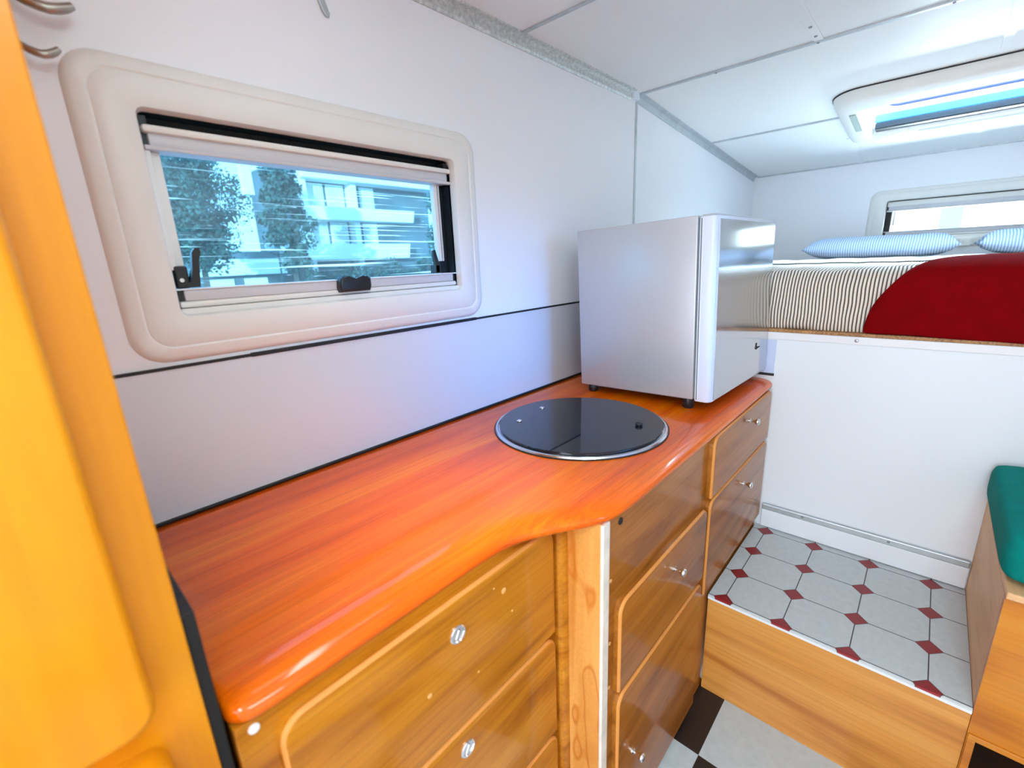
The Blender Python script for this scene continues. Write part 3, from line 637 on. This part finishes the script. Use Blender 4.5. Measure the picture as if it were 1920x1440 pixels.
# ------------------------------------------------------------------ mattress, blanket, pillows
MZ0, MZ1 = 1.0838, 1.272
def mprof(s):
    """front profile of the mattress: s 0..1, from bottom front up and back along the top"""
    r = .055; fx = 1.736
    pts = [(fx+.012, MZ0), (fx+.002, MZ0+.02), (fx, MZ0+.06), (fx, MZ1-r)]
    for i in range(1, 9):
        a = .5*PI*i/8; pts.append((fx+r-r*math.cos(a), MZ1-r+r*math.sin(a)))
    pts += [(fx+.12, MZ1+.003), (fx+.3, MZ1+.002), (fx+.6, MZ1), (fx+1.0, MZ1), (fx+1.35, MZ1), (3.40, MZ1-.006), (3.44, MZ1-.03), (3.448, MZ1-.07), (3.448, MZ0)]
    return pts
def mdisp(y, j, x, z):
    """soft rumples of the sheet"""
    f = noise.noise(Vector((y*7, z*9, x*3)))*.006 + noise.noise(Vector((y*19, z*12, 4.2)))*.003
    return f
ys = [-.006 - i*(2.026/140) for i in range(141)]
prof = mprof(0)
bm = nb(); L = []
for j, y in enumerate(ys):
    e = min(1, min(-y-.005, y-W-.005)/.03); e = max(.0, e)
    l = []
    for (x, z) in prof:
        d = mdisp(y, 0, x, z)*e
        zz = z + (d if z > MZ1-.03 else 0) - (.010*(1-e) if z > MZ1-.03 else 0)
        xx = x + (d if (x < 1.80 and z > MZ0+.01) else 0)
        l.append((xx, y, max(zz, MZ0)))
    L.append(l)
V = [[bm.verts.new(p) for p in l] for l in L]
for a, b_ in zip(V, V[1:]):
    for i in range(len(prof)-1): bm.faces.new((a[i], a[i+1], b_[i+1], b_[i]))
    bm.faces.new((a[-1], a[0], b_[0], b_[-1]))
bm.faces.new(V[0]); bm.faces.new(V[-1])
mt = obj('mattress', bm, 'stripe', None, (2.6, -1.02, MZ0), smooth=True, angle=60); tag(mt, 'mattress in brown and cream striped ticking on the raised bed', 'mattress')
# blanket : follows the mattress profile from the deck edge up and over
def interp(tab, z):
    for (a, ya), (b_, yb) in zip(tab, tab[1:]):
        if z <= b_: return ya+(yb-ya)*(z-a)/(b_-a)
    return tab[-1][1]
edge_tab = [(0.0, -.822), (.05, -.824), (.10, -.843), (.15, -.876), (.19, -.905), (.24, -.945), (.32, -.985), (.45, -1.03), (.70, -1.09)]
bp = []
s = 0.0
path = [(1.7305, 1.088), (1.7255, 1.102), (1.7235, 1.15), (1.724, 1.19), (1.727, 1.222), (1.736, 1.250), (1.752, 1.271), (1.775, 1.283), (1.81, 1.289), (1.86, 1.291), (1.95, 1.291), (2.05, 1.290), (2.18, 1.289), (2.30, 1.287)]
ss = [0.0]
for a, b_ in zip(path, path[1:]): ss.append(ss[-1]+math.hypot(a[0]-b_[0], a[1]-b_[1]))
NYB = 70
def bl(i, k, lift):
    x, z = path[i]; y0 = interp(edge_tab, ss[i]); y1 = -2.028; f = k/NYB; y = y0+(y1-y0)*f
    d = noise.noise(Vector((y*5, ss[i]*7, 1.3)))*.006 + noise.noise(Vector((y*14, ss[i]*16, 7.3)))*.0025
    bulge = .012*math.sin(min(1, ss[i]/.2)*PI)*min(1, f*8)
    n = Vector((-1, 0, .15)).normalized() if i < 5 else (Vector((-.7, 0, .7)) if i < 7 else Vector((0, 0, 1)))
    p = Vector((x, y, z)) + n*(lift+d*min(1, f*10) + bulge*.5)
    if i == 0: p = Vector((x-lift-.002-.006*min(1, f*6), y, 1.087-.011*min(1, f*1.8)+.004*noise.noise(Vector((y*9, 0, 0)))))
    if i == 0: p.x = min(p.x, 1.7145)
    if k == 0: p += -n*lift*.85
    return p
bm = nb(); T = [[bm.verts.new(bl(i, k, .010)) for k in range(NYB+1)] for i in range(len(path))]
for i in range(len(path)-1):
    for k in range(NYB): bm.faces.new((T[i][k], T[i+1][k], T[i+1][k+1], T[i][k+1]))
bk = obj('blanket', bm, 'cloth_red', None, (1.74, -1.45, 1.09), smooth=True); tag(bk, 'dark red fleece blanket draped over the front edge of the striped mattress', 'blanket')
sd = bk.modifiers.new('thick', 'SOLIDIFY'); sd.thickness = .008; sd.offset = -1
sb = bk.modifiers.new('sub', 'SUBSURF'); sb.levels = 1; sb.render_levels = 1
# pale folded sheet in front of the pillows
def mat_z(x, y):
    xs = [1.856, 2.036, 2.336, 2.736, 3.086, 3.40]
    for a, b_ in zip(xs, xs[1:]):
        if x <= b_:
            t = (x-a)/(b_-a); return MZ1 + (1-t)*mdisp(y, 0, a, MZ1) + t*mdisp(y, 0, b_, MZ1)
    return MZ1
bm = nb(); NX, NY = 14, 60; G = []
for i in range(NX+1):
    row = []
    for k in range(NY+1):
        fx_, fy = i/NX, k/NY
        y = -.10-1.10*fy; x = 2.46+.34*fx_ + .10*noise.noise(Vector((y*3, 0, 2.0))) - .25*max(0, -(y+.9))*(1-fx_)*.0
        ed = min(1, min(fx_, 1-fx_)*5)*min(1, min(fy, 1-fy)*14)
        row.append(bm.verts.new((x, y, mat_z(x, y)+.004+ed*(.004+.007*abs(noise.noise(Vector((y*9, x*7, .3))))))))
    G.append(row)
for i in range(NX):
    for k in range(NY): bm.faces.new((G[i][k], G[i+1][k], G[i+1][k+1], G[i][k+1]))
fs = obj('folded_sheet', bm, 'sheet', None, (2.35, -.95, MZ1), smooth=True); tag(fs, 'rumpled white top sheet folded back across the mattress before the pillows', 'sheet')
sd = fs.modifiers.new('thick', 'SOLIDIFY'); sd.thickness = .004; sd.offset = 1
def pillow(name, cx, cy, hx, hy, hz, label, seed, tilt=0.0):
    bm = nb(); n = 26; top = {}; bot = {}
    def ht(u, v):
        a = max(0, 1-abs(u)**3.0); b_ = max(0, 1-abs(v)**5.5)
        return (a**.6)*(b_**.5)
    z0 = MZ1+.013
    for i in range(n+1):
        for k in range(n+1):
            u, v = -1+2*i/n, -1+2*k/n
            pin = 1-.10*(1-abs(v)**2)*(abs(u)**6) ; pin2 = 1-.07*(1-abs(u)**2)*(abs(v)**6)
            x = cx+hx*u*pin; y = cy+hy*v*pin2
            h = ht(u, v)*hz*(1+.12*noise.noise(Vector((u*2+seed, v*2, 0))))
            base = z0+.030+.016*abs(v)**4 + tilt*(u+1)
            top[i, k] = bm.verts.new((x, y, base+h*1.05))
            if 0 < i < n and 0 < k < n: bot[i, k] = bm.verts.new((x, y, max(z0-.002, base-h*.55)))
            else: bot[i, k] = top[i, k]
    for i in range(n):
        for k in range(n):
            bm.faces.new((top[i, k], top[i+1, k], top[i+1, k+1], top[i, k+1]))
            try: bm.faces.new((bot[i, k], bot[i, k+1], bot[i+1, k+1], bot[i+1, k]))
            except ValueError: pass
    o = obj(name, bm, 'pillow', None, (cx, cy, MZ1), smooth=True); tag(o, label, 'pillow', 'striped pillows at the bed head')
    return o
pillow('pillow', 3.13, -.72, .20, .315, .068, 'whole pale blue striped pillow lying left of the bed window catch', 1.0)
pillow('pillow', 3.13, -1.385, .20, .305, .072, 'pale blue striped pillow cut off by the right edge of the picture', 5.0)

# ------------------------------------------------------------------ hooks and strap on the left wall
def hook(z, label, k, r):
    t = thing('coat_hook', label, 'hook', (.09, 0, z), 'worn metal coat hooks')
    bm = nb(); box(bm, .048, .088, -.006, -.0005, z-.004, z+.05, bev=.002); obj('back_plate', bm, 'hook', t)
    pts = [(.085, -.006, .035), (.089, -.012, .028), (.095, -.019, .020), (.103, -.026, .012), (.112, -.031, .006), (.121, -.034, .003), (.130, -.035, .002), (.139, -.035, .004), (.147, -.034, .008), (.154, -.033, .013)]
    pts = [(.076+(x-.085)*k, y, z+dz) for x, y, dz in pts]
    bm = nb(); tube(bm, pts, [r*f for f in (.8, .8, .82, .85, .9, .96, 1.0, 1.0, .92, .7)], 14); obj('arm', bm, 'hook', t, smooth=True, angle=70)
hook(1.690, 'upper of the two curved metal coat hooks beside the tall cabinet', 1.12, .0068)
hook(1.632, 'lower of the two curved metal coat hooks beside the tall cabinet', .74, .0052)
bm = nb(); prism(bm, [(.512, CEIL-.034), (.526, CEIL-.034), (.551, 1.842), (.558, 1.826), (.556, 1.820), (.548, 1.820), (.542, 1.828)], 'y', -.0005, -.006, bev=.0015)
o = obj('wall_tab', bm, 'alu', None, (.53, 0, 1.82)); tag(o, 'short grey metal tab on the wall above the kitchen window', 'metal tab')
# unseen ceiling lamps, added to brighten the interior
def added_lampmat(le, lc):
    mL, ntL, bL = mat('added_lamp_glow'); bL.inputs['Base Color'].default_value = (.9, .9, .88, 1); bL.inputs['Emission Color'].default_value = rgb(lc); bL.inputs['Emission Strength'].default_value = le
    return mL
lx, ly = -.75, -1.0
cl = thing('added_lamp', 'added round white lamp, out of view above the aisle near the rear door', 'lamp', (lx, ly, CEIL))
bm = nb(); lathe(bm, [(.13, 0), (.13, .012), (.12, .02), (.108, .02), (.106, .012)], (lx, ly, CEIL-.0002), 'z', 40, -1); obj('added_lamp_rim', bm, 'white', cl, smooth=True, angle=40)
bm = nb(); lathe(bm, [(.106, .006), (.106, .014), (.09, .030), (.05, .044), (0, .048)], (lx, ly, CEIL-.0002), 'z', 40, -1); obj('diffuser', bm, added_lampmat(56.0, (.70, .90, 1.0)), cl, smooth=True, angle=60)
lx, ly = -.02, -1.32
cl = thing('added_lamp', 'added wide rectangular lamp, out of view above the middle of the aisle', 'lamp', (lx, ly, CEIL))  # second added lamp, lifts walls and drawer fronts
obj('added_lamp_base', bx(lx-.32, lx+.32, ly-.12, ly+.12, CEIL-.016, CEIL-.0002, bev=.003), 'white', cl)
obj('diffuser', bx(lx-.30, lx+.30, ly-.11, ly+.11, CEIL-.046, CEIL-.0162, bev=.008), added_lampmat(21.0, (.70, .96, 1.0)), cl, smooth=True, angle=60)
lx, ly = .40, -.40
cl = thing('added_lamp', 'added slim downlight strip, out of view above the worktop', 'lamp', (lx, ly, CEIL))
obj('added_lamp_base', bx(lx-.28, lx+.28, ly-.07, ly+.07, CEIL-.016, CEIL-.0002, bev=.003), 'white', cl)
obj('diffuser', bx(lx-.26, lx+.26, ly-.06, ly+.06, CEIL-.028, CEIL-.0162, bev=.004), added_lampmat(2.0, (.85, .95, 1.0)), cl, smooth=True, angle=60)
dl = area('added_worktop_fill', (lx, ly, CEIL-.030), (lx+.12, ly-.03, 0), .50, .11, 0.50, (1.0, 0.97, 0.93)); dl.data.spread = math.radians(42)  # added downlight that brightens the worktop and its rolled edge

# ------------------------------------------------------------------ outside
GZ = -.60
struct('ground', bx(-30, 90, -40, 90, GZ-.1, GZ), 'ground')
YB = 36.0
ab = thing('apartment_building', 'white balconied apartment block seen through the kitchen window', 'building', (21, YB+4, GZ))
obj('wall', bx(16.8, 30.5, YB+1.6, YB+9, GZ, 9.8), 'render_g', ab)
obj('roof_slab', bx(17.4, 32.2, YB-.1, YB+9.2, 8.3, 10.6, bev=.05), 'render_w', ab)
for x0, x1, z0, z1 in ((17.2, 27.4, 5.28, 6.28), (15.3, 26.6, 2.15, 3.40)):
    bm = nb(); prism(bm, [(x0, z1), (x0+.5, z0), (x1, z0), (x1+.2, z1)], 'y', YB, YB+.18); box(bm, x0+.5, x1, YB+.18, YB+1.6, z0, z0+.2); obj('balcony', bm, 'render_w', ab)
for z0, z1 in ((3.3, 5.25), (6.2, 8.2)):
    for x0, x1 in ((18.1, 19.7), (19.95, 21.5), (23.0, 24.4)):
        f = obj('window', bx(x0, x1, YB+1.5, YB+1.65, z0, z1), 'render_w', ab)
        obj('curtain', bx(x0+.1, x1-.1, YB+1.44, YB+1.5, z0+.1, z1-.1), 'curtain', f)
obj('pier', bx(17.3, 17.9, YB+.6, YB+1.6, GZ, 8.3), 'render_w', ab); obj('pier', bx(21.7, 22.2, YB+.6, YB+1.6, GZ, 8.3), 'render_w', ab)
lw = thing('low_building', 'lower pale building at the left of the kitchen window view', 'building', (12, YB+2, GZ))
obj('wall', bx(8.6, 15.0, YB+.5, YB+6, GZ, 2.9), 'render_g', lw)
obj('balcony', bx(9.4, 15.0, YB-.4, YB+.5, 1.25, 2.35), 'render_w', lw)
for x in (9.9, 12.2): obj('window', bx(x, x+1.6, YB+.42, YB+.5, -.4, 1.0), 'render_w', lw)
obj('chimney', bx(14.2, 14.9, YB+3, YB+3.6, 7.2, 9.9), 'render_w', lw)
def blob_tree(label, x, y, h, r, n, seed, group):
    rnd = random.Random(seed); t = thing('tree', label, 'tree', (x, y, GZ), group)
    bm = nb(); tube(bm, [(x, y, GZ), (x+.1, y, h*.3), (x, y+.1, h*.55)], [.22, .17, .1], 8); obj('trunk', bm, 'bark', t)
    bm = nb()
    for _ in range(n):
        a = rnd.uniform(0, 2*PI); q = rnd.uniform(0, 1)**.5*r; zc = GZ+h*rnd.uniform(.25, .92); s_ = rnd.uniform(.25, .48)*r
        k = 1-abs(zc-GZ-h*.55)/(h*.6)
        c = Vector((x+q*k*math.cos(a), y+q*k*math.sin(a), zc))
        for _l in range(150):
            d = Vector((rnd.gauss(0, 1), rnd.gauss(0, 1), rnd.gauss(0, 1))).normalized()*s_*rnd.uniform(.55, 1.1)
            p = c+d; u = Vector((rnd.gauss(0, 1), rnd.gauss(0, 1), rnd.gauss(0, 1))).normalized(); v_ = u.cross(d.normalized())
            if v_.length < .05: continue
            v_.normalize(); sz = rnd.uniform(.07, .17)
            bm.faces.new([bm.verts.new(p+u*sz), bm.verts.new(p+v_*sz*.6), bm.verts.new(p-u*sz), bm.verts.new(p-v_*sz*.6)])
    obj('crown', bm, 'leaf', t)
G_ = 'trees outside the kitchen window'
blob_tree('broad leafy tree at the far left of the window view', 7.9, 29.5, 10.5, 2.0, 80, 1, G_)
blob_tree('big dark tree behind the low building', 13.5, 49.0, 15.0, 4.2, 90, 8, G_)
blob_tree('narrower leafy tree between low building and apartment block', 12.95, 29.5, 9.0, 1.35, 60, 2, G_)
blob_tree('tree at the right end of the white balconies', 25.6, 29.5, 8.5, 1.6, 50, 4, G_)
bm = nb(); rnd = random.Random(9)
for _ in range(5200):
    x = rnd.uniform(15.6, 30); y = 34+rnd.uniform(-.7, .7); z = GZ+rnd.uniform(0, 1)**.6*(2.0+.5*math.sin(x*1.7)+.3*math.sin(x*4.1))
    p = Vector((x, y, z)); u = Vector((rnd.gauss(0, 1), rnd.gauss(0, 1), rnd.gauss(0, 1))).normalized(); v_ = u.cross(Vector((rnd.gauss(0, 1), rnd.gauss(0, 1), 1))).normalized(); sz = rnd.uniform(.08, .2)
    bm.faces.new([bm.verts.new(p+u*sz), bm.verts.new(p+v_*sz*.6), bm.verts.new(p-u*sz), bm.verts.new(p-v_*sz*.6)])
hd = obj('hedge', bm, 'leaf', None, (22, 34, GZ)); tag(hd, 'leafy hedge in front of the apartment block', 'hedge', kind='stuff')
lp = thing('street_lamp', 'street lamp with white globes before the low building', 'street lamp', (13.6, 32.2, GZ))
bm = nb(); tube(bm, [(13.2, 32.2, GZ), (13.2, 32.2, 2.6)], .05, 8); tube(bm, [(12.7, 32.2, 2.75), (12.9, 32.2, 2.5), (13.5, 32.2, 2.5), (13.7, 32.2, 2.75)], .035, 8); obj('pole', bm, 'blackpl', lp)
for x in (12.7, 13.7):
    bm = nb(); lathe(bm, [(0, 0)]+[(.28*math.sin(PI*i/8), .28-.28*math.cos(PI*i/8)) for i in range(1, 8)]+[(0, .56)], (x, 32.2, 2.72), 'z', 16); obj('globe', bm, 'white', lp, smooth=True)
# seen through the bed window: a pale front with a blue-green pilaster
fb = thing('white_facade', 'white building front with a pale blue-green pilaster seen through the bed window', 'building', (13, -1, GZ))
obj('wall', bx(13.0, 14.0, -14, 12, GZ, 2.6), 'render_w', fb)
obj('pilaster', bx(12.9, 13.0, -1.20, -.86, GZ, 2.55), 'column', fb)
